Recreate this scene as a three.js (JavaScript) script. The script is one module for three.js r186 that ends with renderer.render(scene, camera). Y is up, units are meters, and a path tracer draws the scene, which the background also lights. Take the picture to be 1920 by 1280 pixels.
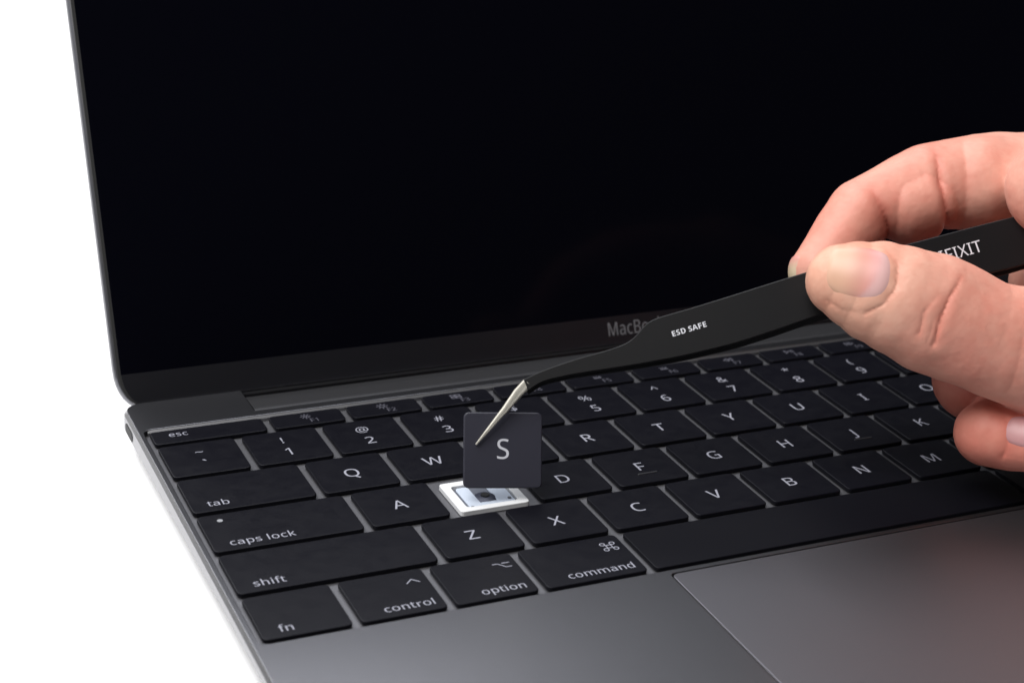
import * as THREE from 'three';
import { RectAreaLightUniformsLib } from 'three/addons/lights/RectAreaLightUniformsLib.js';
import { mergeGeometries, toCreasedNormals } from 'three/addons/utils/BufferGeometryUtils.js';

// ---------------------------------------------------------------- camera, light, exposure
// All lengths below are millimetres in the frame of the keyboard (x right, y up, z towards the user),
// scaled by MM; the laptop lies on the table with its wedge shape, so that frame is tipped by TIP.
const MM = 0.001, TIP = 0.020;
const CR = [[0.9159331, 0.0451606, 0.3987821], [0.1122529, 0.9251612, -0.3625964], [-0.3853127, 0.3768785, 0.8423163]];
const CP = [-73.80355, 170.61288, 348.52277], CF = 3295.4876;
const V = (x, y, z) => new THREE.Vector3(x, y, z);
const RX = V(...CR[0]), RY = V(...CR[1]), RZ = V(...CR[2]), CPV = V(...CP);
const tipQ = new THREE.Quaternion().setFromAxisAngle(V(1, 0, 0), TIP);
const toWorld = (v) => v.clone().multiplyScalar(MM).applyQuaternion(tipQ);
const scene = new THREE.Scene();
scene.background = new THREE.Color(0.012, 0.012, 0.013);
const camera = new THREE.PerspectiveCamera(2 * Math.atan(640 / CF) * 180 / Math.PI, 1024 / 682, 0.02, 20);
camera.position.copy(toWorld(CPV));
camera.up.copy(RY.clone().applyQuaternion(tipQ));
camera.lookAt(toWorld(CPV.clone().sub(RZ.clone().multiplyScalar(370))));
camera.focus = 0.376; camera.userData.fStop = 22;
camera.updateMatrixWorld();
scene.add(camera);
const renderer = new THREE.WebGLRenderer({ antialias: true });
renderer.setSize(1024, 682);
renderer.toneMapping = THREE.LinearToneMapping;
renderer.toneMappingExposure = 1.0;
renderer.shadowMap.enabled = true;
RectAreaLightUniformsLib.init();
function softbox(name, w, h, pos, target, power, color) {          // an unseen studio lamp: area light alone, without a glowing front
  const L = new THREE.RectAreaLight(color, power, w, h);
  L.name = name; L.position.set(...pos); L.lookAt(...target); L.castShadow = true; scene.add(L);
}
softbox('overhead_softbox', 1.1, 0.8, [-0.02, 1.05, -0.52], [0.06, 0, 0.02], 4.3, 0xf8faff);
softbox('front_left_softbox', 0.9, 0.7, [-0.5, 1.15, 0.24], [0.08, 0, 0.0], 9.6, 0xfffdfb);
softbox('left_softbox', 0.8, 0.8, [-1.2, 0.8, -0.1], [0.0, 0, 0.0], 1.8, 0xf8f9ff);
softbox('table_softbox', 1.6, 0.5, [-0.3, 1.3, -1.6], [-0.3, 0, -0.9], 4.6, 0xffffff);

// ---------------------------------------------------------------- helpers
let seed = 7;
const rnd = () => { seed = (seed * 1664525 + 1013904223) >>> 0; return seed / 4294967296; };
const at = (px, py, d) => {                                          // point of the photograph at a distance along the lens axis
  const a = (px - 960) / CF * d, b = (640 - py) / CF * d;
  return CPV.clone().addScaledVector(RX, a).addScaledVector(RY, b).addScaledVector(RZ, -d);
};
const std = (o) => new THREE.MeshStandardMaterial(o);
const phy = (o) => new THREE.MeshPhysicalMaterial(o);
const lin = (r, g, b) => new THREE.Color().setRGB(r, g, b);
function mesh(name, geo, mat, parent) {
  const m = new THREE.Mesh(geo, mat); m.name = name; m.castShadow = m.receiveShadow = true; parent.add(m); return m;
}
function thing(name, label, category) {                              // top-level group in the keyboard frame
  const g = new THREE.Group(); g.name = name; g.userData = { label, category };
  g.quaternion.copy(tipQ); g.scale.setScalar(MM); scene.add(g); return g;
}
function sub(name, parent) { const g = new THREE.Group(); g.name = name; parent.add(g); return g; }
function rrect(x0, y0, x1, y1, r, P = THREE.Shape) {
  const s = new P(); const [a, b, c, d] = Array.isArray(r) ? r : [r, r, r, r]; // bl br tr tl
  s.moveTo(x0 + a, y0); s.lineTo(x1 - b, y0); s.quadraticCurveTo(x1, y0, x1, y0 + b);
  s.lineTo(x1, y1 - c); s.quadraticCurveTo(x1, y1, x1 - c, y1); s.lineTo(x0 + d, y1);
  s.quadraticCurveTo(x0, y1, x0, y1 - d); s.lineTo(x0, y0 + a); s.quadraticCurveTo(x0, y0, x0 + a, y0);
  return s;
}
function slab(shape, yTop, thick, bevel, seg = 5, bs = 2) {          // shape drawn in (x, -z), top face at yTop
  const g = new THREE.ExtrudeGeometry(shape, { depth: thick - 2 * bevel, bevelEnabled: bevel > 0, bevelSize: bevel, bevelOffset: -bevel, bevelThickness: bevel, bevelSegments: bs, curveSegments: seg });
  g.rotateX(-Math.PI / 2); g.translate(0, yTop - thick + bevel, 0); return g;
}
function noiseTex(n, fn, srgb) {
  const d = new Uint8Array(n * n * 4);
  for (let i = 0; i < n * n; i++) { const c = fn(i % n, (i / n) | 0); d[i * 4] = c[0]; d[i * 4 + 1] = c[1]; d[i * 4 + 2] = c[2]; d[i * 4 + 3] = 255; }
  const t = new THREE.DataTexture(d, n, n); t.magFilter = THREE.LinearFilter; t.minFilter = THREE.LinearMipmapLinearFilter; t.generateMipmaps = true;
  t.wrapS = t.wrapT = THREE.RepeatWrapping; if (srgb) t.colorSpace = THREE.SRGBColorSpace; t.needsUpdate = true; return t;
}
// value noise with several octaves, for colour and relief
const hash3 = (x, y, z) => { let h = (x * 374761393 + y * 668265263 + z * 2147483647 * 0 + z * 1274126177) | 0; h = Math.imul(h ^ (h >>> 13), 1274126177); return ((h ^ (h >>> 16)) >>> 0) / 4294967296; };
function vnoise(x, y, z) {
  const i = Math.floor(x), j = Math.floor(y), k = Math.floor(z), s = (t) => t * t * (3 - 2 * t), u = s(x - i), v = s(y - j), w = s(z - k);
  const L = (a, b, t) => a + (b - a) * t;
  return L(L(L(hash3(i, j, k), hash3(i + 1, j, k), u), L(hash3(i, j + 1, k), hash3(i + 1, j + 1, k), u), v),
    L(L(hash3(i, j, k + 1), hash3(i + 1, j, k + 1), u), L(hash3(i, j + 1, k + 1), hash3(i + 1, j + 1, k + 1), u), v), w);
}
const grain = noiseTex(256, () => { const v = 120 + rnd() * 135; return [v, v, v]; });
grain.repeat.set(0.09, 0.09);                                        // uv below is in millimetres

// ---------------------------------------------------------------- table
{ // one seamless white sweep: the table top runs back and curves up
  const prof = [[2.2, 0], [-1.5, 0]], R = 0.5, pos = [], idx = []; for (let i = 1; i <= 12; i++) { const a = i / 12 * Math.PI / 2; prof.push([-1.5 - Math.sin(a) * R, R - Math.cos(a) * R]); } prof.push([-2.0, 2.2]);
  for (const [z, y] of prof) pos.push(-3, y, z, 3, y, z);
  for (let i = 0; i < prof.length - 1; i++) idx.push(2 * i, 2 * i + 1, 2 * i + 2, 2 * i + 1, 2 * i + 3, 2 * i + 2);
  const g = new THREE.BufferGeometry(); g.setAttribute('position', new THREE.Float32BufferAttribute(pos, 3)); g.setIndex(idx); g.computeVertexNormals();
  const t = new THREE.Mesh(g, std({ color: lin(0.86, 0.86, 0.865), roughness: 0.6, side: THREE.DoubleSide }));
  t.name = 'table'; t.position.y = -0.0095; t.receiveShadow = true;
  t.userData = { kind: 'structure', label: 'plain white studio table under and behind the laptop' }; scene.add(t);
}

// ---------------------------------------------------------------- laptop
const PX = 18.8, PY = 17.0364;
const laptop = thing('laptop', 'dark grey aluminium laptop, opened, black screen, one keycap missing from its keyboard', 'laptop');
const M = {
  deck: std({ color: lin(0.17, 0.17, 0.183), metalness: 1, roughness: 0.35, bumpMap: grain, bumpScale: 0.000012 }),
  well: std({ color: lin(0.165, 0.165, 0.178), metalness: 0.8, roughness: 0.5, bumpMap: grain, bumpScale: 0.000012 }),
  side: std({ color: lin(0.36, 0.36, 0.37), metalness: 0.9, roughness: 0.38 }),
  chamfer: std({ color: lin(0.52, 0.52, 0.53), metalness: 1, roughness: 0.25 }),
  hinge: std({ color: lin(0.08, 0.08, 0.085), metalness: 0.95, roughness: 0.55 }),
  black: std({ color: lin(0.004, 0.004, 0.0045), roughness: 0.6 }),
  rubber: std({ color: lin(0.012, 0.012, 0.012), roughness: 0.8 }),
  pad: std({ color: lin(0.19, 0.186, 0.203), metalness: 0.97, roughness: 0.41 }),
  screen: phy({ color: lin(0.0018, 0.0019, 0.0038), roughness: 0.12, specularIntensity: 0.05 }),
};
const base = sub('base', laptop);
const WX0 = -0.35, WX1 = 272.95, WZ0 = -8.5, WZ1 = 86.1;             // keyboard well
const DX0 = -1.5, DX1 = 274.1, DZ0 = -23.2, DZ1 = 160, NX = 26.3;    // deck outline, notch for the hinge from NX
const TX0 = 82.3, TX1 = 190.3, TZ0 = 87.6, TZ1 = 152;                // trackpad
{
  const s = new THREE.Shape();
  const r = 4.5, R = 9, n0 = NX, n1 = 272.6 - NX, nz = 11.2;
  s.moveTo(DX0 + R, -DZ1); s.lineTo(DX1 - R, -DZ1); s.quadraticCurveTo(DX1, -DZ1, DX1, -DZ1 + R); s.lineTo(DX1, -DZ0 - r);
  s.quadraticCurveTo(DX1, -DZ0, DX1 - r, -DZ0); s.lineTo(n1, -DZ0); s.lineTo(n1, nz); s.lineTo(n0, nz); s.lineTo(n0, -DZ0);
  s.lineTo(DX0 + r, -DZ0); s.quadraticCurveTo(DX0, -DZ0, DX0, -DZ0 - r); s.lineTo(DX0, -DZ1 + R); s.quadraticCurveTo(DX0, -DZ1, DX0 + R, -DZ1);
  s.holes.push(rrect(WX0, -WZ1, WX1, -WZ0, 2.4, THREE.Path));
  s.holes.push(rrect(TX0 - 0.25, -TZ1, TX1 + 0.25, -TZ0 + 0.25, 1.6, THREE.Path));
  mesh('deck', slab(s, 0.24, 1.9, 0.16, 8, 2), M.deck, base);
  const rim = new THREE.Shape(); rim.moveTo(0, 0.07); rim.lineTo(-0.6, -0.42); rim.lineTo(-0.6, -1.12); rim.lineTo(0, -1.12);
  const rg = new THREE.ExtrudeGeometry(rim, { depth: WX1 - WX0 - 2.2, bevelEnabled: false }); rg.rotateY(Math.PI / 2); rg.translate(WX0 + 1.1, 0, WZ0 + 0.02);
  mesh('well_rim', rg, std({ color: lin(0.36, 0.36, 0.375), metalness: 0.95, roughness: 0.35 }), base);
  mesh('key_well', slab(rrect(WX0 - 1, -WZ1 - 1, WX1 + 1, -WZ0 + 1, 2), -1.15, 0.6, 0), M.well, base);
}
{ // the tapering shell: a polished chamfer, the side wall and the belly
  const N = 24, ring = (o, inset, yf) => {
    const pts = [], x0 = DX0 - o + inset, x1 = DX1 + o - inset, z0 = DZ0 - o + inset, z1 = DZ1 + o - inset;
    const cor = [[x1, z1, 9, 0], [x0, z1, 9, 1], [x0, z0, 4.7, 2], [x1, z0, 4.7, 3]];
    for (const [cx, cz, r, q] of cor) for (let i = 0; i <= N; i++) {
      const a = (q + i / N) * Math.PI / 2, sx = (q === 0 || q === 3) ? -1 : 1, sz = (q < 2) ? -1 : 1;
      const x = cx + sx * r + Math.cos(a) * r, z = cz + sz * r + Math.sin(a) * r; pts.push([x, yf(z), z]);
    }
    return pts;
  };
  const strip = (A, B) => {
    const p = [], n = A.length;
    for (let i = 0; i < n; i++) { const j = (i + 1) % n; p.push(...A[i], ...A[j], ...B[j], ...A[i], ...B[j], ...B[i]); }
    const g = new THREE.BufferGeometry(); g.setAttribute('position', new THREE.Float32BufferAttribute(p, 3)); g.computeVertexNormals(); return g;
  };
  const k = (z) => (z - DZ0) / (DZ1 - DZ0);
  const r0 = ring(-0.03, 0, () => 0.02), r1 = ring(0.6, 0, () => -0.6), r2 = ring(0.7, 0, (z) => -4.2 + 3.2 * k(z)), r3 = ring(-1.6, 0, (z) => -5.4 + 2.9 * k(z)), r4 = ring(-14, 0, (z) => -7.2 + 2.9 * k(z));
  const cap = (A) => { const p = [], c = A.reduce((s, a) => [s[0] + a[0] / A.length, s[1] + a[1] / A.length, s[2] + a[2] / A.length], [0, 0, 0]); for (let i = 0; i < A.length; i++) { const j = (i + 1) % A.length; p.push(...c, ...A[i], ...A[j]); } const g = new THREE.BufferGeometry(); g.setAttribute('position', new THREE.Float32BufferAttribute(p, 3)); g.computeVertexNormals(); return g; };
  mesh('polished_edge', strip(r0, r1), M.chamfer, base);
  mesh('side_wall', mergeGeometries([strip(r1, r2), strip(r2, r3)]), M.side, base);
  mesh('bottom_cover', mergeGeometries([strip(r3, r4), cap(r4)]), M.side, base);
  for (const x of [22, 250]) for (const z of [-8, 140]) {
    const g = new THREE.CylinderGeometry(6, 6, 3, 20); g.translate(x, -7.6 + 2.9 * k(z), z); mesh('rubber_foot', g, M.rubber, base);
  }
  const sh = new THREE.Shape(); sh.absarc(-2.4, 0, 1.15, Math.PI / 2, -Math.PI / 2); sh.absarc(2.4, 0, 1.15, -Math.PI / 2, Math.PI / 2);
  const pg = new THREE.ExtrudeGeometry(sh, { depth: 0.3, bevelEnabled: false, curveSegments: 10 }); pg.rotateY(-Math.PI / 2); pg.translate(DX0 - 0.5, -2.6, -14.2);
  mesh('charging_port', pg, M.black, base);
}
{ // hinge cover lying in the notch
  const n1 = 272.6 - NX - 0.25, n0 = NX + 0.25, s = new THREE.Shape();
  s.moveTo(-11.5, -2.2); s.lineTo(-11.5, -0.35); s.quadraticCurveTo(-12, -0.02, -13, 0.02); s.lineTo(-17.5, -0.1); s.quadraticCurveTo(-22.2, -0.4, -22.8, -2.2);
  const g = new THREE.ExtrudeGeometry(s, { depth: n1 - n0, bevelEnabled: false, curveSegments: 10 }); g.rotateY(-Math.PI / 2); g.rotateY(Math.PI);
  g.rotateY(0); g.computeBoundingBox();
  // after the two turns the profile runs along +z for negative shape x; put it right
  const p = g.attributes.position; for (let i = 0; i < p.count; i++) { p.setXYZ(i, p.getX(i), p.getY(i), p.getZ(i)); }
  g.translate(n0 - g.boundingBox.min.x, 0, 0); g.computeBoundingBox();
  if (g.boundingBox.min.z > 0) { g.scale(1, 1, -1); const ix = g.index; if (!ix) { const a = g.attributes.position.array; for (let i = 0; i < a.length; i += 9) for (let c = 0; c < 3; c++) { const t = a[i + 3 + c]; a[i + 3 + c] = a[i + 6 + c]; a[i + 6 + c] = t; } } g.computeVertexNormals(); }
  mesh('hinge_cover', g, M.hinge, base);
}
{ // trackpad
  mesh('trackpad', slab(rrect(TX0, -TZ1 + 0.25, TX1, -TZ0, 1.5), 0.16, 1.2, 0.12, 5, 2), M.pad, base);
}

// ---- keys: rows of [legend, width]; legends are print on the caps
const ROWS = [
  { y0: 0, keys: [['`', 1, '~'], ['1', 1, '!'], ['2', 1, '@'], ['3', 1, '#'], ['4', 1, '$'], ['5', 1, '%'], ['6', 1, '^'], ['7', 1, '&'], ['8', 1, '*'], ['9', 1, '('], ['0', 1, ')'], ['-', 1, '_'], ['=', 1, '+'], ['delete', 1.5]] },
  { y0: 1, keys: [['tab', 1.5], ...'QWERTYUIOP'.split('').map((c) => [c, 1]), ['[', 1, '{'], [']', 1, '}'], ['\\', 1, '|']] },
  { y0: 2, keys: [['caps lock', 1.75], ...'ASDFGHJKL'.split('').map((c) => [c, 1]), [';', 1, ':'], ["'", 1, '"'], ['return', 1.75]] },
  { y0: 3, keys: [['shift', 2.25], ...'ZXCVBNM'.split('').map((c) => [c, 1]), [',', 1, '<'], ['.', 1, '>'], ['/', 1, '?'], ['shift', 2.25]] },
  { y0: 4, keys: [['fn', 1], ['control', 1, '⌃'], ['option', 1, '⌥'], ['command', 1.25, '⌘'], ['', 5], ['command', 1.25, '⌘'], ['option', 1, '⌥'], ['', 1], ['', 1], ['', 1]] },
];
const FN = [0, 1.46, 2.45, 3.45, 4.43, 5.45, 6.43, 7.43, 8.4, 9.37, 10.37, 11.37, 12.37, 13.4, 14.5];
const KX0 = -0.5, KXM = 136, KX1 = 272.6, KOV = 9, KZ0 = -9, KZ1 = 86;       // the two print sheets
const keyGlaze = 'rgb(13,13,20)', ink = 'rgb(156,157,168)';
function sheet(xa, xb) {
  const W = 2048, sc = W / (xb - xa), H = Math.round((KZ1 - KZ0) * sc), c = document.createElement('canvas'); c.width = W; c.height = H;
  const g = c.getContext('2d'); g.fillStyle = keyGlaze; g.fillRect(0, 0, W, H);
  g.setTransform(sc, 0, 0, sc, -xa * sc, -KZ0 * sc); g.fillStyle = ink; g.strokeStyle = ink; return { c, g, xa, xb };
}
const sheets = [sheet(KX0, KXM + KOV), sheet(KXM - KOV, KX1)];
function text(s, x, z, cap, align = 'center', wide = 1, dim = 1) {   // cap height in mm, z is the baseline
  for (const { g } of sheets) {
    g.save(); g.translate(x, z); const f = cap / 0.714; g.scale(f / 100 * wide, f / 100); g.font = '100px sans-serif'; g.textAlign = align; g.textBaseline = 'alphabetic'; g.globalAlpha = dim;
    g.fillText(s, 0, 0); g.restore();
  }
}
function drawAll(fn) { for (const { g } of sheets) { g.save(); g.lineCap = g.lineJoin = 'round'; fn(g); g.restore(); } }
function symbol(kind, x, z, h) {
  drawAll((g) => {
    g.lineWidth = 0.24; g.translate(x, z); g.scale(h, h); g.lineWidth = 0.24 / h * 1.0; g.beginPath();
    if (kind === '⌃') { g.moveTo(-0.75, 0.35); g.lineTo(0, -0.4); g.lineTo(0.75, 0.35); }
    if (kind === '⌥') { g.moveTo(-1, -0.45); g.lineTo(-0.4, -0.45); g.lineTo(0.35, 0.45); g.lineTo(1, 0.45); g.moveTo(0.15, -0.45); g.lineTo(1, -0.45); }
    if (kind === '⌘') {
      const a = 0.33, r = 0.3; g.moveTo(-a, -a); g.lineTo(a, -a); g.lineTo(a, a); g.lineTo(-a, a); g.closePath();
      for (const [sx, sy] of [[-1, -1], [1, -1], [1, 1], [-1, 1]]) { g.moveTo(sx * (a + r) + r, sy * (a + r)); g.arc(sx * (a + r), sy * (a + r), r, 0, 7); }
    }
    g.stroke();
  });
}
const keyMats = [];
const keyJobs = [];                                                  // filled by the layout, drawn after the print is done
const GX = 0.86, GZ = 0.76;                                           // half gaps between caps
function addKey(u0, u1, z0, z1, skip) { keyJobs.push([u0 * PX + GX, u1 * PX - GX, z0, z1, skip]); }
for (const row of ROWS) {
  let u = 0; const z0 = row.y0 * PY + GZ, z1 = (row.y0 + 1) * PY - GZ, zc = (z0 + z1) / 2;
  for (const [t, w, s2] of row.keys) {
    const x0 = u * PX + GX, x1 = (u + w) * PX - GX, xc = (x0 + x1) / 2, removed = t === 'S';
    addKey(u, u + w, z0, z1, removed);
    if (row.y0 === 4 && s2) { text(t, x1 - 1.6, z1 - 1.9, 2.15, 'right', 1.08); symbol(s2, x1 - 3.2, z0 + 4.3, s2 === '⌘' ? 1.7 : 1.75); }
    else if (t.length > 1) {
      const right = u > 8;
      text(t, right ? x1 - 2.6 : x0 + 3.6, z1 - (t === 'tab' ? 2.2 : 1.9), 2.25, right ? 'right' : 'left', 1.06);
      if (t === 'caps lock') drawAll((g) => { g.fillStyle = 'rgb(150,152,156)'; g.beginPath(); g.ellipse(x0 + 4.3, z0 + 2.9, 0.62, 0.62, 0, 0, 7); g.fill(); });
    } else if (s2) { text(s2, xc - 0.4, zc - 1.6, 2.7, 'center', 1.05); text(t, xc - 0.3, zc + 4.4, 3.2, 'center', 1.05); }
    else if (t && !removed) text(t, xc - 0.2, zc + 1.9, 3.5, 'center', 1.08);
    u += w;
  }
}
const FZ0 = WZ0 + 1.0, FZ1 = -0.7;
for (let i = 0; i < 14; i++) {
  addKey(FN[i], FN[i + 1], FZ0, FZ1, false);
  const xc = (FN[i] + FN[i + 1]) / 2 * PX;
  if (i === 0) text('esc', 4.6, -3.9, 2.1, 'left', 1.05);
  else if (i < 13) {
    text('F' + i, xc + 1.4, -2.0, 1.7, 'center', 1, 0.55);
    drawAll((g) => {
      g.globalAlpha = 0.55; g.translate(xc - 0.2, -5.1); g.lineWidth = 0.3; g.beginPath();
      if (i < 3) { const r = i === 1 ? 0.4 : 0.6; g.arc(0, 0, r, 0, 7); for (let k = 0; k < 8; k++) { const a = k * Math.PI / 4; g.moveTo(Math.cos(a) * (r + 0.4), Math.sin(a) * (r + 0.4)); g.lineTo(Math.cos(a) * (r + 0.75), Math.sin(a) * (r + 0.75)); } }
      else if (i === 3) { g.rect(-1.2, -0.9, 1.0, 0.8); g.rect(0.1, -0.9, 1.1, 0.8); g.rect(-1.2, 0.2, 1.0, 0.8); g.rect(0.1, 0.2, 1.1, 0.8); }
      else if (i === 4) { for (let a = 0; a < 3; a++) for (let b = 0; b < 3; b++) g.rect(-1 + a * 0.8, -0.9 + b * 0.8, 0.4, 0.4); }
      else if (i < 7) { const r = 0.25 * (i - 4); g.rect(-0.9, 0.3, 1.8, 0.25); g.moveTo(0, -0.2); g.lineTo(0, -0.2 - r); g.moveTo(0.5, -0.1); g.lineTo(0.9, -0.1 - r); g.moveTo(-0.5, -0.1); g.lineTo(-0.9, -0.1 - r); }
      else if (i === 7) { g.moveTo(0, -0.8); g.lineTo(-1.2, 0); g.lineTo(0, 0.8); g.closePath(); g.moveTo(1.2, -0.8); g.lineTo(0, 0); g.lineTo(1.2, 0.8); g.closePath(); }
      else if (i === 8) { g.moveTo(-1.2, -0.8); g.lineTo(0, 0); g.lineTo(-1.2, 0.8); g.closePath(); g.moveTo(0.5, -0.8); g.lineTo(0.5, 0.8); g.moveTo(1.1, -0.8); g.lineTo(1.1, 0.8); }
      else if (i === 9) { g.moveTo(0, -0.8); g.lineTo(1.2, 0); g.lineTo(0, 0.8); g.closePath(); g.moveTo(-1.2, -0.8); g.lineTo(0, 0); g.lineTo(-1.2, 0.8); g.closePath(); }
      else { g.moveTo(-1, -0.3); g.lineTo(-0.4, -0.3); g.lineTo(0.2, -0.9); g.lineTo(0.2, 0.9); g.lineTo(-0.4, 0.3); g.lineTo(-1, 0.3); g.closePath(); for (let k = 0; k < i - 10; k++) { g.moveTo(0.7 + k * 0.5, -0.5); g.lineTo(0.7 + k * 0.5, 0.5); } }
      g.stroke();
    });
  }
}
const sheetTex = sheets.map(({ c }) => { const t = new THREE.CanvasTexture(c); t.colorSpace = THREE.SRGBColorSpace; t.anisotropy = 8; return t; });
const greaseTex = noiseTex(256, (x, y) => { const v = 255 * (0.72 + 0.28 * (0.6 * vnoise(x / 22, y / 22, 2) + 0.4 * vnoise(x / 5, y / 5, 4))); return [v, v, v]; }); greaseTex.repeat.set(5, 4);
const capMats = sheetTex.map((t) => phy({ map: t, roughnessMap: greaseTex, roughness: 0.5, specularIntensity: 0.33 }));
function keyGeo(x0, x1, z0, z1, y, h) {
  const g = slab(rrect(x0, -z1, x1, -z0, 1.25), y, h, 0.2, 4, 2), p = g.attributes.position, uv = g.attributes.uv, n = g.attributes.normal;
  const k = (x0 + x1) / 2 < KXM ? 0 : 1, { xa, xb } = sheets[k];
  for (let i = 0; i < p.count; i++) {
    // print on the top face only: skirts take the plain corner of the sheet
    if (n.getY(i) > 0.9) uv.setXY(i, (p.getX(i) - xa) / (xb - xa), 1 - (p.getZ(i) - KZ0) / (KZ1 - KZ0)); else uv.setXY(i, 0.002, 0.002);
  }
  return [g, capMats[k]];
}
for (const [x0, x1, z0, z1, skip] of keyJobs) {
  if (skip) continue;
  const wob = (rnd() - 0.5) * 0.06, split = x1 - x0 > 60;
  const [g, m] = keyGeo(x0, x1, z0, z1, wob, 0.95);
  mesh('key', g, split ? phy({ color: lin(0.0024, 0.0024, 0.0048), roughness: 0.5, specularIntensity: 0.33 }) : m, base);
}
for (const [u, v] of [[5.25, 2.715], [8.25, 2.715]]) mesh('homing_ridge', slab(rrect(u * PX - 2.4, -v * PY - 0.25, u * PX + 2.4, -v * PY + 0.25, 0.2), 0.2, 0.4, 0.1, 3, 1), std({ color: lin(0.03, 0.03, 0.034), roughness: 0.4 }), base);

// ---- the bare switch where the keycap was taken off
{
  const sw = base, u0 = 2.75 * PX, v0 = 2 * PY;
  const white = phy({ color: lin(0.76, 0.77, 0.78), roughness: 0.4 }), milky = phy({ color: lin(0.6, 0.67, 0.78), roughness: 0.25, clearcoat: 0.5 });
  const x0 = 53.0, x1 = 68.6, z0 = 37.0, z1 = 50.4;
  const f = rrect(x0, -z1, x1, -z0, 0.9); f.holes.push(rrect(x0 + 2.0, -z1 + 1.7, x1 - 2.0, -z0 - 1.9, 0.9, THREE.Path));
  mesh('switch_frame', slab(f, 0.15, 1.2, 0.15, 4, 2), white, sw);
  mesh('switch_plate', slab(rrect(x0 + 0.6, -z1 + 0.6, x1 - 0.6, -z0 - 0.6, 0.6), -0.8, 0.3, 0), std({ color: lin(0.12, 0.13, 0.16), roughness: 0.4 }), sw);
  const wing = (p, q, n) => { const w = rrect(p, -z1 + 2.0, q, -z0 - 2.2, 0.9); mesh(n, slab(w, -0.3, 0.45, 0.12, 4, 2), milky, sw); };
  wing(x0 + 2.9, x0 + 5.8, 'switch_wing'); wing(x1 - 6.0, x1 - 2.3, 'switch_wing');
  mesh('switch_bar', slab(rrect(x0 + 5.0, -z1 + 2.0, x1 - 5.2, -z1 + 3.8, 0.4), -0.35, 0.4, 0.1, 3, 1), milky, sw);
  const dome = new THREE.SphereGeometry(2.7, 28, 10, 0, Math.PI * 2, 0, Math.PI / 2); dome.scale(1, 0.28, 1); dome.translate((x0 + x1) / 2, -0.78, 44.6);
  mesh('switch_dome', dome, std({ color: lin(0.055, 0.06, 0.09), metalness: 0.3, roughness: 0.4 }), sw);
  const dot = new THREE.CylinderGeometry(0.95, 1.05, 0.35, 20); dot.translate((x0 + x1) / 2, -0.05, 44.4);
  mesh('switch_contact', dot, M.black, sw);
  for (const [x, z] of [[x0 + 3.4, z1 - 2.0], [x1 - 3.2, z1 - 3.6], [x1 - 3.2, z0 + 3.4]]) { const p = new THREE.CylinderGeometry(0.42, 0.42, 0.3, 12); p.translate(x, -0.28, z); mesh('switch_pin', p, std({ color: lin(0.12, 0.13, 0.15), roughness: 0.5 }), sw); }
}

// ---- lid: local frame x along the hinge, s up the lid, n towards the user
{
  const lid = sub('lid', laptop), A = 25 * Math.PI / 180;
  lid.position.set(0, -1.0, -24.0); lid.rotation.x = -A;
  const L0 = -2.45, L1 = 275.05, S0 = -1.7, S1 = 186;
  const plate = (x0, s0, x1, s1, r, front, thick, bev, seg = 10, bs = 3) => { const g = new THREE.ExtrudeGeometry(rrect(x0, s0, x1, s1, r), { depth: thick - 2 * bev, bevelEnabled: bev > 0, bevelSize: bev, bevelOffset: -bev, bevelThickness: bev, bevelSegments: bs, curveSegments: seg }); g.translate(0, 0, front - thick + bev); return g; };
  mesh('lid_shell', plate(L0, S0, L1, S1, [11, 11, 9, 9], -0.35, 3.1, 0.9), M.deck, lid);
  mesh('gasket', plate(L0 + 0.75, S0 + 0.3, L1 - 0.75, S1 - 0.75, [10.5, 10.5, 8.5, 8.5], -0.12, 0.5, 0.1), M.rubber, lid);
  mesh('screen_glass', plate(L0 + 1.5, 7.8, L1 - 1.5, S1 - 1.5, [0.01, 0.01, 8, 8], 0.04, 0.6, 0.03, 10, 1), M.screen, lid);
  const W = 2048, H = 128, c = document.createElement('canvas'); c.width = W; c.height = H; const g = c.getContext('2d');
  g.fillStyle = 'rgb(17,17,22)'; g.fillRect(0, 0, W, H);
  // the maker's word on the chin; sheet covers x 118..152, s -1.4..7.8
  g.fillStyle = 'rgb(108,108,112)'; g.save(); const sx = W / 34, sy = H / 9.2; g.translate((124.3 - 118) * sx, (7.8 - 2.75) * sy); g.scale(sx * 0.0405, sy * 0.048); g.font = '100px sans-serif'; g.fillText('MacBook', 0, 0); g.restore();
  const t = new THREE.CanvasTexture(c); t.colorSpace = THREE.SRGBColorSpace; t.anisotropy = 8;
  const chin = plate(L0 + 1.5, S0 + 0.7, L1 - 1.5, 7.74, [9.5, 9.5, 0.01, 0.01], 0.03, 0.6, 0.03, 10, 1), p = chin.attributes.position, uv = chin.attributes.uv;
  for (let i = 0; i < p.count; i++) uv.setXY(i, (p.getX(i) - 118) / 34, (p.getY(i) + 1.4) / 9.2);
  mesh('screen_chin', chin, std({ map: t, roughness: 0.4 }), lid);
}

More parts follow.
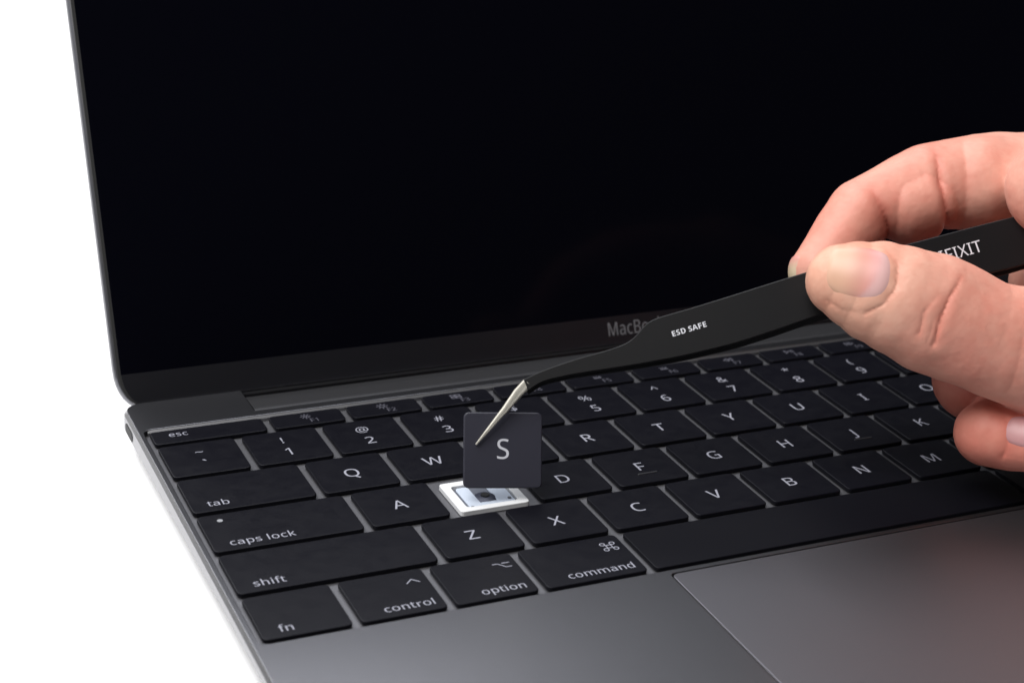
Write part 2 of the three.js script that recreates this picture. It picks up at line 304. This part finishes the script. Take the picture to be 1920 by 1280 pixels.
// ---------------------------------------------------------------- the lifted keycap
{
  const cap = thing('keycap', 'square black keycap printed with a white S, lifted off and hanging from the tweezers', 'keycap');
  const c = at(943, 844, 368.5);
  const n = RZ.clone().multiplyScalar(0.985).addScaledVector(RX, 0.12).addScaledVector(RY, 0.04).normalize();
  const up = RY.clone().addScaledVector(RX, 0.012).addScaledVector(n, -RY.dot(n)).normalize(), right = up.clone().cross(n).normalize();
  const B = new THREE.Matrix4().makeBasis(right, up, n).setPosition(c);
  const W = 512, cv = document.createElement('canvas'); cv.width = cv.height = W; const g = cv.getContext('2d'); g.fillStyle = 'rgb(46,46,57)'; g.fillRect(0, 0, W, W);  // lighter than the other caps: light on its face put into the colour
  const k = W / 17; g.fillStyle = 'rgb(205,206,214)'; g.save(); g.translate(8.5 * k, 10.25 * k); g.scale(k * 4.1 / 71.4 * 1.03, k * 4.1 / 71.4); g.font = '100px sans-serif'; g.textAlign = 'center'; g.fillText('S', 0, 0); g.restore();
  const t = new THREE.CanvasTexture(cv); t.colorSpace = THREE.SRGBColorSpace; t.anisotropy = 8;
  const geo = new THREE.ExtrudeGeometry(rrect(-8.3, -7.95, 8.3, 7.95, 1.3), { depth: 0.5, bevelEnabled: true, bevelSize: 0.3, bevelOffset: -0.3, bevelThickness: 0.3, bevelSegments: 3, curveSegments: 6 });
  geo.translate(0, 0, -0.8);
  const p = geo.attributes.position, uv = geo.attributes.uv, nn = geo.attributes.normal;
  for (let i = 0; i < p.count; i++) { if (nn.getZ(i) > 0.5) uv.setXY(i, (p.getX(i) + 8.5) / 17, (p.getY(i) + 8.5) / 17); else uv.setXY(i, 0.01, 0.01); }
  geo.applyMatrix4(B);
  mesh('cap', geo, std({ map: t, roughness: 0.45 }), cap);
  for (const [sx, sy] of [[-1, -1], [1, -1], [-1, 1], [1, 1]]) { const cl = new THREE.BoxGeometry(1.6, 1.1, 0.9); cl.translate(sx * 4.6, sy * 3.9, -1.3); cl.applyMatrix4(B); mesh('clip', cl, M.black, cap); }
}

// ---------------------------------------------------------------- tweezers
const TWA = at(985, 728, 366.8), TWB = at(1905, 459, 380);
{
  const tw = thing('tweezers', 'black bent-tip tweezers with white lettering and bare metal points, held in the hand', 'tweezers');
  const X = TWB.clone().sub(TWA).normalize(), n0 = RZ.clone().multiplyScalar(0.985).addScaledVector(RY, 0.17).normalize();
  const Y = n0.clone().cross(X).normalize(), Zv = X.clone().cross(Y).normalize();
  const B = new THREE.Matrix4().makeBasis(X, Y, Zv).setPosition(TWA), inv = B.clone().invert();
  const loc = (px, py, f) => {                                       // photo pixel to the blade's own flat plane
    const o = CPV.clone().applyMatrix4(inv), q = at(px, py, 370).applyMatrix4(inv), d = q.sub(o); return o.addScaledVector(d, -o.z / d.z);
  };
  const top = [[981, 713], [1003, 702], [1039, 688], [1085, 673], [1132, 660], [1162, 650], [1181, 640], [1197, 625], [1210, 610], [1228, 600], [1290, 582], [1360, 561], [1510, 515], [1720, 457], [1905, 408], [2060, 372]];
  const bot = [[2060, 452], [1905, 503], [1760, 536], [1545, 592], [1440, 627], [1380, 646], [1320, 661], [1270, 672], [1226, 680], [1179, 688], [1132, 695], [1085, 702], [1054, 708], [1016, 718], [990, 734]];
  const topL = top.map(([a, b]) => loc(a, b)), botL = bot.map(([a, b]) => loc(a, b)).reverse();
  const len = loc(2060, 410).x;
  const gap = (x) => x < 75 ? 0.75 + 2.1 * (1 - Math.cos(Math.max(0, Math.min(1, x / 75)) * Math.PI)) / 2 : 2.85 - 2.3 * Math.min(1, (x - 75) / Math.max(1, len - 75)) ** 1.4;
  const bendTo = (g, side) => { const p = g.attributes.position; for (let i = 0; i < p.count; i++) p.setZ(i, p.getZ(i) + side * gap(p.getX(i))); return toCreasedNormals(g, 0.5); };
  // print: one sheet along the whole arm
  const W = 2048, H = 256, y0 = -8, y1 = 12, cv = document.createElement('canvas'); cv.width = W; cv.height = H; const c = cv.getContext('2d');
  c.fillStyle = 'rgb(14,14,16)'; c.fillRect(0, 0, W, H); c.fillStyle = 'rgb(215,216,222)';
  const put = (s, px, py, cap, font, wid) => {
    const q = loc(px, py); c.save(); c.translate((q.x + 8) / (len + 8) * W, (y1 - q.y) / (y1 - y0) * H); const kx = W / (len + 8), ky = H / (y1 - y0), f = cap / 71.4; c.scale(kx * f * wid, ky * f); c.font = font; c.fillText(s, 0, 0); c.restore();
  };
  put('ESD SAFE', 1258, 635, 1.15, 'bold 100px sans-serif', 1.12);
  put('IFIXIT', 1758, 499, 2.5, '100px sans-serif', 1.1);
  const t = new THREE.CanvasTexture(cv); t.colorSpace = THREE.SRGBColorSpace; t.anisotropy = 8;
  const matte = phy({ color: lin(0.005, 0.005, 0.006), roughness: 0.5, specularIntensity: 0.5 });
  const coat = grain.clone(); coat.repeat.set(14, 2); coat.needsUpdate = true;
  const printed = phy({ map: t, roughness: 0.5, specularIntensity: 0.5, bumpMap: coat, bumpScale: 0.00002 });
  const steel = std({ color: lin(0.72, 0.69, 0.6), metalness: 0.75, roughness: 0.34 });
  const yOn = (L, x) => {                                            // smooth outline through the measured points
    let i = 0; while (i < L.length - 2 && L[i + 1].x < x) i++;
    const p0 = L[Math.max(0, i - 1)], p1 = L[i], p2 = L[i + 1], p3 = L[Math.min(L.length - 1, i + 2)], t = Math.max(0, Math.min(1, (x - p1.x) / (p2.x - p1.x)));
    const h = p2.x - p1.x, m1 = (p2.y - p0.y) / Math.max(1e-6, p2.x - p0.x) * h, m2 = (p3.y - p1.y) / Math.max(1e-6, p3.x - p1.x) * h;
    return (2 * t ** 3 - 3 * t * t + 1) * p1.y + (t ** 3 - 2 * t * t + t) * m1 + (-2 * t ** 3 + 3 * t * t) * p2.y + (t ** 3 - t * t) * m2;
  };
  const subdiv = () => {
    const N = 130, h = 0.45, b = 0.2, F = 6, ring = [], pos = [], tx = topL[0].x, bx = botL[0].x;
    for (let i = 0; i <= N; i++) {
      const k = i / N, kk = k * k * 0.35 + k * 0.65, xt = tx + (len - tx) * kk, xb = bx + (len - bx) * kk, yt = yOn(topL, xt), yb = yOn(botL, xb), R = [];
      const P = (v, z) => { const f = (v - yb) / (yt - yb); R.push([xb + (xt - xb) * f, v, z]); };
      for (let j = 0; j <= F; j++) P(yb + b + (yt - yb - 2 * b) * j / F, h); P(yt, h - b); P(yt, b - h);
      for (let j = F; j >= 0; j--) P(yb + b + (yt - yb - 2 * b) * j / F, -h); P(yb, b - h); P(yb, h - b); ring.push(R);
    }
    const n = ring[0].length;
    for (let i = 0; i < N; i++) for (let j = 0; j < n; j++) { const A = ring[i][j], B2 = ring[i + 1][j], C = ring[i + 1][(j + 1) % n], D = ring[i][(j + 1) % n]; pos.push(...A, ...B2, ...C, ...A, ...C, ...D); }
    for (const [R, f] of [[ring[0], 1], [ring[N], 0]]) for (let j = 1; j < n - 1; j++) pos.push(...R[0], ...(f ? R[j] : R[j + 1]), ...(f ? R[j + 1] : R[j]));
    const g = new THREE.BufferGeometry(); g.setAttribute('position', new THREE.Float32BufferAttribute(pos, 3)); g.setAttribute('uv', new THREE.Float32BufferAttribute(new Float32Array(pos.length / 3 * 2), 2)); return g;
  };
  const a = bendTo(subdiv(), 1), p = a.attributes.position, uv = a.attributes.uv, nn = a.attributes.normal;
  for (let i = 0; i < p.count; i++) if (nn.getZ(i) > 0.6) uv.setXY(i, (p.getX(i) + 8) / (len + 8), (p.getY(i) - y0) / (y1 - y0)); else uv.setXY(i, 0.001, 0.999);
  a.applyMatrix4(B); mesh('arm', a, printed, tw);
  const b = bendTo(subdiv(), -1); b.translate(0, -0.5, 0); b.applyMatrix4(B); mesh('arm', b, matte, tw);
  // tips: tapering bent points, one before and one behind the cap
  const point = (z0, dz, dx) => {
    const P = [loc(989, 719), loc(972, 735), loc(948, 765), loc(916, 803), loc(894, 829)], R0 = [1.15, 1.05, 0.74, 0.44, 0.22], N = 12, pos = [], idx = [];
    for (let i = 0; i < P.length; i++) {
      const d = (i < P.length - 1 ? P[i + 1].clone().sub(P[i]) : P[i].clone().sub(P[i - 1])).setZ(0).normalize(), m = V(-d.y, d.x, 0);
      for (let j = 0; j < N; j++) { const th = j / N * Math.PI * 2, q = P[i].clone().addScaledVector(m, Math.cos(th) * R0[i]); q.z = z0 + dz * i / 4 + Math.sin(th) * (0.5 - 0.07 * i); q.x += dx; pos.push(q.x, q.y, q.z); }
    }
    for (let i = 0; i < P.length - 1; i++) for (let j = 0; j < N; j++) { const A = i * N + j, Bq = i * N + (j + 1) % N; idx.push(A, A + N, Bq, Bq, A + N, Bq + N); }
    const e = pos.length / 3; pos.push(P[4].x + dx, P[4].y, z0 + dz); for (let j = 0; j < N; j++) idx.push((P.length - 1) * N + j, e, (P.length - 1) * N + (j + 1) % N);
    const g = new THREE.BufferGeometry(); g.setAttribute('position', new THREE.Float32BufferAttribute(pos, 3)); g.setIndex(idx); g.computeVertexNormals(); g.applyMatrix4(B); return g;
  };
  const zc = at(905, 820, 368.5).applyMatrix4(inv).z;
  mesh('metal_point', point(0.75, zc + 0.75 - 0.75, 0), steel, tw);
  mesh('metal_point', point(-0.75, zc - 1.0, 0), steel, tw);
}

// ---------------------------------------------------------------- hand
{
  const hand = thing('hand', 'bare right hand reaching in from the right, pinching the black tweezers between thumb and forefinger', 'hand');
  const J = (px, py, d, rpx) => ({ p: at(px, py, d), r: rpx * d / CF });
  const th = [J(1583, 526, 366, 70), J(1613, 535, 366, 84.5), J(1650, 548, 366, 97), J(1695, 565, 366, 106), J(1745, 585, 367, 114), J(1850, 630, 368, 107), J(1990, 676, 370, 118), J(2170, 690, 376, 190)];
  const ix = [J(1533, 508, 388, 52), J(1614, 402, 393, 66), J(1740, 352, 398, 83), J(1835, 338, 401, 87), J(2030, 340, 408, 100)];
  const md = [J(2060, 560, 408, 105), J(1822, 713, 388, 73), J(1960, 738, 384, 68)];
  const rg = [J(2080, 690, 400, 95), J(1852, 812, 376, 63), J(1900, 822, 374, 60), J(1985, 836, 369, 54)];
  const pk = [J(2110, 790, 392, 85), J(2010, 890, 372, 54), J(2090, 905, 366, 50)];
  const palm = [J(2200, 430, 412, 150), J(2230, 560, 408, 190), J(2260, 720, 398, 180)];
  const wrist = [J(2230, 580, 402, 210), J(2500, 660, 380, 225), J(2760, 760, 345, 245)];
  const bones = []; const flat = (k) => ({ k });
  const chain = (c, tag, k = 1) => { for (let i = 0; i < c.length - 1; i++) bones.push({ a: c[i].p, b: c[i + 1].p, ra: c[i].r, rb: c[i + 1].r, tag, k, ab: c[i + 1].p.clone().sub(c[i].p), l2: c[i + 1].p.distanceToSquared(c[i].p) }); };
  chain(th, 0, 1.22); chain(ix, 1, 1.0); chain(md, 2, 1); chain(rg, 3, 1); chain(pk, 4, 1);
  chain(palm, 5); chain([ix[4], palm[0]], 5); chain([md[0], palm[1]], 5); chain([rg[0], palm[1]], 5); chain([pk[0], palm[2]], 5); chain([th[7], wrist[0]], 5); chain([th[7], palm[1]], 5);
  chain(wrist, 6); chain([J(1992, 352, 378, 102), J(2080, 400, 376, 130), J(2140, 580, 376, 150)], 7); chain([J(1998, 352, 379, 102), J(2090, 370, 398, 110)], 7); chain([J(1955, 522, 394, 60), J(2060, 560, 398, 90)], 7);
  chain([J(1700, 388, 394, 70), J(1725, 378, 395, 74)], 1); chain([J(1830, 345, 399, 90), J(1900, 338, 402, 88)], 1);
  // skin folds: curves across the view of the joint, each cut as a narrow groove
  const lat = (px, py, d) => [(px - 960) / CF * d, (640 - py) / CF * d];
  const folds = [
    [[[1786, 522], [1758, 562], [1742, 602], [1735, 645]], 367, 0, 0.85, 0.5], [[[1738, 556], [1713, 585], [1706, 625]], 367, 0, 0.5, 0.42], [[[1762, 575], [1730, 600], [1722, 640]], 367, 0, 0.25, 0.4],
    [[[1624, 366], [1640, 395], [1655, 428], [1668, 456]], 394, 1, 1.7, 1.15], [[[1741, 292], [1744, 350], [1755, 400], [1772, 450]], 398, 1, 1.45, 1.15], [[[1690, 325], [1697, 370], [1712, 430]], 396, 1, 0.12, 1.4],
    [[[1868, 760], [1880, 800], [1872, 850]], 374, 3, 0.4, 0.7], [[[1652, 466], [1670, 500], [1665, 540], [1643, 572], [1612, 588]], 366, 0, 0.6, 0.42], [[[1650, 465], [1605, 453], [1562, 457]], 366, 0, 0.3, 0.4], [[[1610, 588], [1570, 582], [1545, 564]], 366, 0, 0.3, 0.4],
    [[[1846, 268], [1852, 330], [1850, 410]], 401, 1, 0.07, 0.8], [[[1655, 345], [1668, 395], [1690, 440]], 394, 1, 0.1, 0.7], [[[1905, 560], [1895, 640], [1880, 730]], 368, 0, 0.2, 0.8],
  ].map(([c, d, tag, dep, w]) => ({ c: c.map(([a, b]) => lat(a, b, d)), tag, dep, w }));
  const tmp = V(), SM = 3.2;
  function raw(x, y, z, want) {
    let dmin = 1e9, acc = 0, best = null; const per = [1e9, 1e9, 1e9, 1e9, 1e9, 1e9, 1e9, 1e9];
    for (const b of bones) {
      let px = x - b.a.x, py = y - b.a.y, pz = z - b.a.z;
      let t = (px * b.ab.x + py * b.ab.y + pz * b.ab.z) / b.l2; t = t < 0 ? 0 : t > 1 ? 1 : t;
      px -= b.ab.x * t; py -= b.ab.y * t; pz -= b.ab.z * t;
      if (b.k !== 1) { const h = (px * RZ.x + py * RZ.y + pz * RZ.z) * (b.k - 1); px += h * RZ.x; py += h * RZ.y; pz += h * RZ.z; }
      const d = Math.sqrt(px * px + py * py + pz * pz) - (b.ra + (b.rb - b.ra) * t);
      if (d < per[b.tag]) { if (per[b.tag] - d < 2) per[b.tag] = Math.min(d, per[b.tag]) - 0; per[b.tag] = d; }
      if (d < dmin) { dmin = d; best = b; if (want) want.t = t; }
    }
    if (want) { want.bone = best; want.per = per; }
    // smooth union inside the hand mass, crisp between separate fingers
    const sm = (a, b, k) => { const h = Math.max(k - Math.abs(a - b), 0) / k; return Math.min(a, b) - h * h * k * 0.25; };
    let core = sm(per[5], per[6], 14); core = sm(core, per[7], 10);
    let d = sm(core, per[0], 12); d = sm(d, Math.min(per[1]), 5.5);
    for (const i of [2, 3, 4]) d = sm(d, per[i], 1.0);
    return d;
  }
  const qa = V();
  function sdf(x, y, z) {
    const w = {}; let d = raw(x, y, z, w);
    if (d > -3 && d < 3) {
      qa.set(x, y, z).sub(CPV); const lx = qa.dot(RX), ly = qa.dot(RY);
      for (const f of folds) {
        if (w.bone.tag !== f.tag) continue;
        let m = 1e9, run = 0, along = 0; for (let i = 0; i < f.c.length - 1; i++) { const [ax, ay] = f.c[i], [bx, by] = f.c[i + 1], ex = bx - ax, ey = by - ay; let t = ((lx - ax) * ex + (ly - ay) * ey) / (ex * ex + ey * ey); t = Math.max(0, Math.min(1, t)); const dd = Math.hypot(lx - ax - ex * t, ly - ay - ey * t), el = Math.hypot(ex, ey); if (dd < m) { m = dd; along = run + t * el; } run += el; }
        if (m < 4) { const fade = 0.15 + 0.85 * Math.min(1, along / 7); d += fade * f.dep * (Math.exp(-m / f.w) - 0.1 * Math.exp(-((m - 2) ** 2) / 1.6)); }
      }
      d += (vnoise(x * 0.16, y * 0.16, z * 0.16) - 0.5) * 0.6 + (vnoise(x * 0.6, y * 0.6, z * 0.6) - 0.5) * 0.09;
    }
    return d;
  }
  // surface nets
  const lo = V(1e9, 1e9, 1e9), hi = V(-1e9, -1e9, -1e9);
  for (const b of bones) for (const [p, r] of [[b.a, b.ra], [b.b, b.rb]]) { lo.min(tmp.copy(p).addScalar(-r - 2)); hi.max(tmp.copy(p).addScalar(r + 2)); }
  const CELL = 0.58, BL = 7, nb = (v) => Math.ceil(v / (CELL * BL)), NBx = nb(hi.x - lo.x), NBy = nb(hi.y - lo.y), NBz = nb(hi.z - lo.z), nx = NBx * BL + 1, ny = NBy * BL + 1, nz = NBz * BL + 1;
  const F = new Float32Array(nx * ny * nz), id = (i, j, k) => (k * ny + j) * nx + i, diag = CELL * BL * 0.9 + 1.5;
  for (let K = 0; K <= NBz; K++) for (let Jj = 0; Jj <= NBy; Jj++) for (let I = 0; I <= NBx; I++) {
    const c0 = raw(lo.x + (I + 0.5) * BL * CELL, lo.y + (Jj + 0.5) * BL * CELL, lo.z + (K + 0.5) * BL * CELL), far = Math.abs(c0) > diag * 1.25;
    for (let k = K * BL; k < Math.min(nz, (K + 1) * BL); k++) for (let j = Jj * BL; j < Math.min(ny, (Jj + 1) * BL); j++) for (let i = I * BL; i < Math.min(nx, (I + 1) * BL); i++)
      F[id(i, j, k)] = far ? c0 : sdf(lo.x + i * CELL, lo.y + j * CELL, lo.z + k * CELL);
  }
  const vid = new Int32Array(nx * ny * nz).fill(-1), pos = [], index = [];
  const off = []; for (let c = 0; c < 8; c++) off.push([c & 1, (c >> 1) & 1, c >> 2]);
  const edges = []; for (let a = 0; a < 8; a++) for (const m of [1, 2, 4]) if (!(a & m)) edges.push([a, a | m]);
  for (let k = 0; k < nz - 1; k++) for (let j = 0; j < ny - 1; j++) for (let i = 0; i < nx - 1; i++) {
    let mask = 0; const v = []; for (let c = 0; c < 8; c++) { const f = F[id(i + off[c][0], j + off[c][1], k + off[c][2])]; v.push(f); if (f < 0) mask |= 1 << c; }
    if (mask === 0 || mask === 255) continue;
    let sx = 0, sy = 0, sz = 0, n = 0;
    for (const [a, b] of edges) if ((v[a] < 0) !== (v[b] < 0)) { const t = v[a] / (v[a] - v[b]); sx += off[a][0] + (off[b][0] - off[a][0]) * t; sy += off[a][1] + (off[b][1] - off[a][1]) * t; sz += off[a][2] + (off[b][2] - off[a][2]) * t; n++; }
    vid[id(i, j, k)] = pos.length / 3; pos.push(lo.x + (i + sx / n) * CELL, lo.y + (j + sy / n) * CELL, lo.z + (k + sz / n) * CELL);
  }
  const quad = (a, b, c, d, flip) => { if (a < 0 || b < 0 || c < 0 || d < 0) return; if (flip) index.push(a, c, b, a, d, c); else index.push(a, b, c, a, c, d); };
  for (let k = 1; k < nz - 1; k++) for (let j = 1; j < ny - 1; j++) for (let i = 1; i < nx - 1; i++) {
    const f = F[id(i, j, k)] < 0;
    if (f !== (F[id(i + 1, j, k)] < 0)) quad(vid[id(i, j - 1, k - 1)], vid[id(i, j, k - 1)], vid[id(i, j, k)], vid[id(i, j - 1, k)], !f);
    if (f !== (F[id(i, j + 1, k)] < 0)) quad(vid[id(i - 1, j, k - 1)], vid[id(i - 1, j, k)], vid[id(i, j, k)], vid[id(i, j, k - 1)], !f);
    if (f !== (F[id(i, j, k + 1)] < 0)) quad(vid[id(i - 1, j - 1, k)], vid[id(i, j - 1, k)], vid[id(i, j, k)], vid[id(i - 1, j, k)], !f);
  }
  const nrm = new Float32Array(pos.length), col = new Float32Array(pos.length), e = 0.35;
  const fine = (x, y, z) => (vnoise(x * 1.1, y * 1.1, z * 1.1) - 0.5) * 0.045 + (vnoise(x * 2.3 + 7, y * 2.3, z * 2.3) - 0.5) * 0.035;
  const grad = (x, y, z, s = e) => V(sdf(x + s, y, z) - sdf(x - s, y, z), sdf(x, y + s, z) - sdf(x, y - s, z), sdf(x, y, z + s) - sdf(x, y, z - s)).normalize();
  const tipP = [th[0].p, ix[0].p, md[1].p, rg[1].p];
  for (let i = 0; i < pos.length; i += 3) {
    const x = pos[i], y = pos[i + 1], z = pos[i + 2], g = grad(x, y, z), w = {}; raw(x, y, z, w);
    { const h = 0.25, f0 = fine(x, y, z); g.x += (fine(x + h, y, z) - f0) / h; g.y += (fine(x, y + h, z) - f0) / h; g.z += (fine(x, y, z + h) - f0) / h; g.normalize(); }
    nrm[i] = g.x; nrm[i + 1] = g.y; nrm[i + 2] = g.z;
    const bl = vnoise(x * 0.09 + 3, y * 0.09, z * 0.09), fi = vnoise(x * 0.5, y * 0.5 + 9, z * 0.5), mo = vnoise(x * 1.7, y * 1.7, z * 1.7);
    let r = 0.69, gg = 0.33, b = 0.25;                              // skin, then redder towards joints and finger ends, paler where pressed; then painted shade
    const red = (k) => { r *= 1 - 0.06 * k; gg *= 1 - 0.34 * k; b *= 1 - 0.36 * k; };
    red((bl - 0.45) * 1.1 + (fi - 0.5) * 0.45 + (mo - 0.5) * 0.3);
    const p = V(x, y, z);
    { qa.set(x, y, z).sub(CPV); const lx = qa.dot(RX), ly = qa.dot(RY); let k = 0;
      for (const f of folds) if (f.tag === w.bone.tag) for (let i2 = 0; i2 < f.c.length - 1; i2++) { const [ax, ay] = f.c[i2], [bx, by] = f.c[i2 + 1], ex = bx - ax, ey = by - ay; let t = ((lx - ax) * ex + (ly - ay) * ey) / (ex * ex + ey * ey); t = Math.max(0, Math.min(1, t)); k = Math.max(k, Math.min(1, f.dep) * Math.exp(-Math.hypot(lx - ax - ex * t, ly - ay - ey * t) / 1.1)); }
      red(0.7 * k); }  // redder crease skin, with the self-shading of the folds painted in
    if (w.bone.tag === 1) { red(0.75 * Math.exp(-(p.distanceToSquared(at(1580, 450, 388))) / 160)); red(0.35 * Math.exp(-(p.distanceToSquared(at(1770, 330, 392))) / 300)); }
    if (w.bone.tag === 0) { const k = Math.exp(-p.distanceToSquared(th[0].p) / 190); r += 0.03 * k; gg += 0.09 * k; b += 0.045 * k; red(0.3 * Math.exp(-p.distanceToSquared(at(1800, 640, 362)) / 220)); }
    if (w.bone.tag === 2 || w.bone.tag === 3) red(1.05);  // shade below the thumb put into the colour of these fingers
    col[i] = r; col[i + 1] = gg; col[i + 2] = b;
  }
  const geo = new THREE.BufferGeometry();
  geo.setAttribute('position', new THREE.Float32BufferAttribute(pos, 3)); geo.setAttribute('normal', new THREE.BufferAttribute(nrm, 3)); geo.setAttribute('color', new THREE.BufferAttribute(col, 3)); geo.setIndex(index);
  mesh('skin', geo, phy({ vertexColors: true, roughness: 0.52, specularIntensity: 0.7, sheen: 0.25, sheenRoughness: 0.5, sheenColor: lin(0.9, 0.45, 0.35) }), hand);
  console.log('hand tris', index.length / 3);

  { // unseen dark cuff, added to darken the reflection in the trackpad
    const A = at(2400, 622, 389), Bp = at(2900, 800, 328), prof = [[32, 0], [34, 0.5], [35, 6], [37, 25], [42, 80]].map(([r, h]) => new THREE.Vector2(r, h));
    const g = new THREE.LatheGeometry(prof, 40), q = new THREE.Quaternion().setFromUnitVectors(V(0, 1, 0), Bp.clone().sub(A).normalize()); g.applyQuaternion(q); g.translate(A.x, A.y, A.z);
    mesh('added_sleeve', g, std({ color: lin(0.02, 0.02, 0.024), roughness: 0.95, side: THREE.DoubleSide }), hand);
  }
  // nails: patches laid on the finger ends, a little proud, thin and glossy
  function nail(name, c, axis, len, wid, view, paint, curl) {
    // c centre, axis from free edge to root, view the outward direction
    const side = view.clone().cross(axis).normalize(), n = 22, m = 18, P = [], I = [], C = [];
    for (let a = 0; a <= n; a++) for (let b = 0; b <= m; b++) {
      const u = a / n * 2 - 1, v = b / m * 2 - 1, sq = (t, o) => t * Math.sqrt(1 - o * o * 0.5 * 0.82);
      const U = sq(u, v) * 1.0, W = sq(v, u);
      const q = c.clone().addScaledVector(axis, U * len / 2).addScaledVector(side, W * wid / 2).addScaledVector(view, 22);
      for (let s = 0; s < 60; s++) { const d = sdf(q.x, q.y, q.z); if (d < 0.01) break; q.addScaledVector(view, -Math.max(0.01, d * 0.8)); }
      const edge = Math.max(Math.abs(u), Math.abs(v)), rise = edge > 0.999 ? -0.3 : edge > 0.9 ? 0.12 : 0.32;
      const g = grad(q.x, q.y, q.z, 1.6); q.addScaledVector(g, rise); P.push(q.x, q.y, q.z); C.push(...paint((u + 1) / 2, v));
    }
    for (let it = 0; it < 7; it++) { const Q = P.slice(); for (let a = 1; a < n; a++) for (let b = 1; b < m; b++) for (let c2 = 0; c2 < 3; c2++) { const A = (a * (m + 1) + b) * 3 + c2, w = (m + 1) * 3; P[A] = 0.4 * Q[A] + 0.15 * (Q[A - 3] + Q[A + 3] + Q[A - w] + Q[A + w]); } }
    for (let a = 0; a < n; a++) for (let b = 0; b < m; b++) { const A = a * (m + 1) + b; I.push(A, A + m + 1, A + 1, A + 1, A + m + 1, A + m + 2); }
    const g = new THREE.BufferGeometry(); g.setAttribute('position', new THREE.Float32BufferAttribute(P, 3)); g.setAttribute('color', new THREE.Float32BufferAttribute(C, 3)); g.setIndex(I); g.computeVertexNormals();
    // face outward
    const nn = g.attributes.normal; let s = 0; for (let i = 0; i < nn.count; i++) s += nn.getX(i) * view.x + nn.getY(i) * view.y + nn.getZ(i) * view.z;
    if (s < 0) { const ii = g.index.array; for (let i = 0; i < ii.length; i += 3) { const t = ii[i + 1]; ii[i + 1] = ii[i + 2]; ii[i + 2] = t; } g.computeVertexNormals(); }
    return mesh(name, g, phy({ vertexColors: true, roughness: 0.42, clearcoat: 0.05, clearcoatRoughness: 0.35, side: THREE.DoubleSide }), hand);
  }
  const mix = (A, B, t) => A.map((x, i) => x + (B[i] - x) * t), ss = (a, b, t) => { t = Math.max(0, Math.min(1, (t - a) / (b - a))); return t * t * (3 - 2 * t); };
  const cream = [0.64, 0.37, 0.25], pink = [0.64, 0.28, 0.24], lilac = [0.61, 0.30, 0.28], lunGlint = [0.64, 0.38, 0.36];  // lilac and the pale lunula carry a highlight painted near the root
  nail('thumbnail', at(1599, 516, 366), at(1660, 536, 366).sub(at(1540, 512, 366)).normalize(), 14.4, 12.6, RZ.clone().addScaledVector(RY, 0.12).normalize(), (t, v) => { let k = mix(cream, pink, ss(0.2, 0.75, t)); k = mix(k, lilac, ss(0.6, 0.8, t)); return mix(k, lunGlint, ss(0.72, 0.84, t + 0.12 * v * v - 0.1 * v)); });
  nail('fingernail', at(1508, 512, 386), at(1545, 440, 388).sub(at(1500, 525, 386)).normalize(), 7.5, 9, RX.clone().multiplyScalar(-0.86).addScaledVector(RY, 0.25).addScaledVector(RZ, -0.35).normalize(), (t) => mix([0.62, 0.50, 0.34], pink, ss(0.4, 0.9, t)));
  nail('fingernail', at(1914, 816, 372), at(1894, 810, 372).sub(at(1980, 828, 370)).normalize(), 9, 7.5, RZ.clone().addScaledVector(RY, 0.2).normalize(), () => [0.54, 0.27, 0.27]);
}
renderer.render(scene, camera);
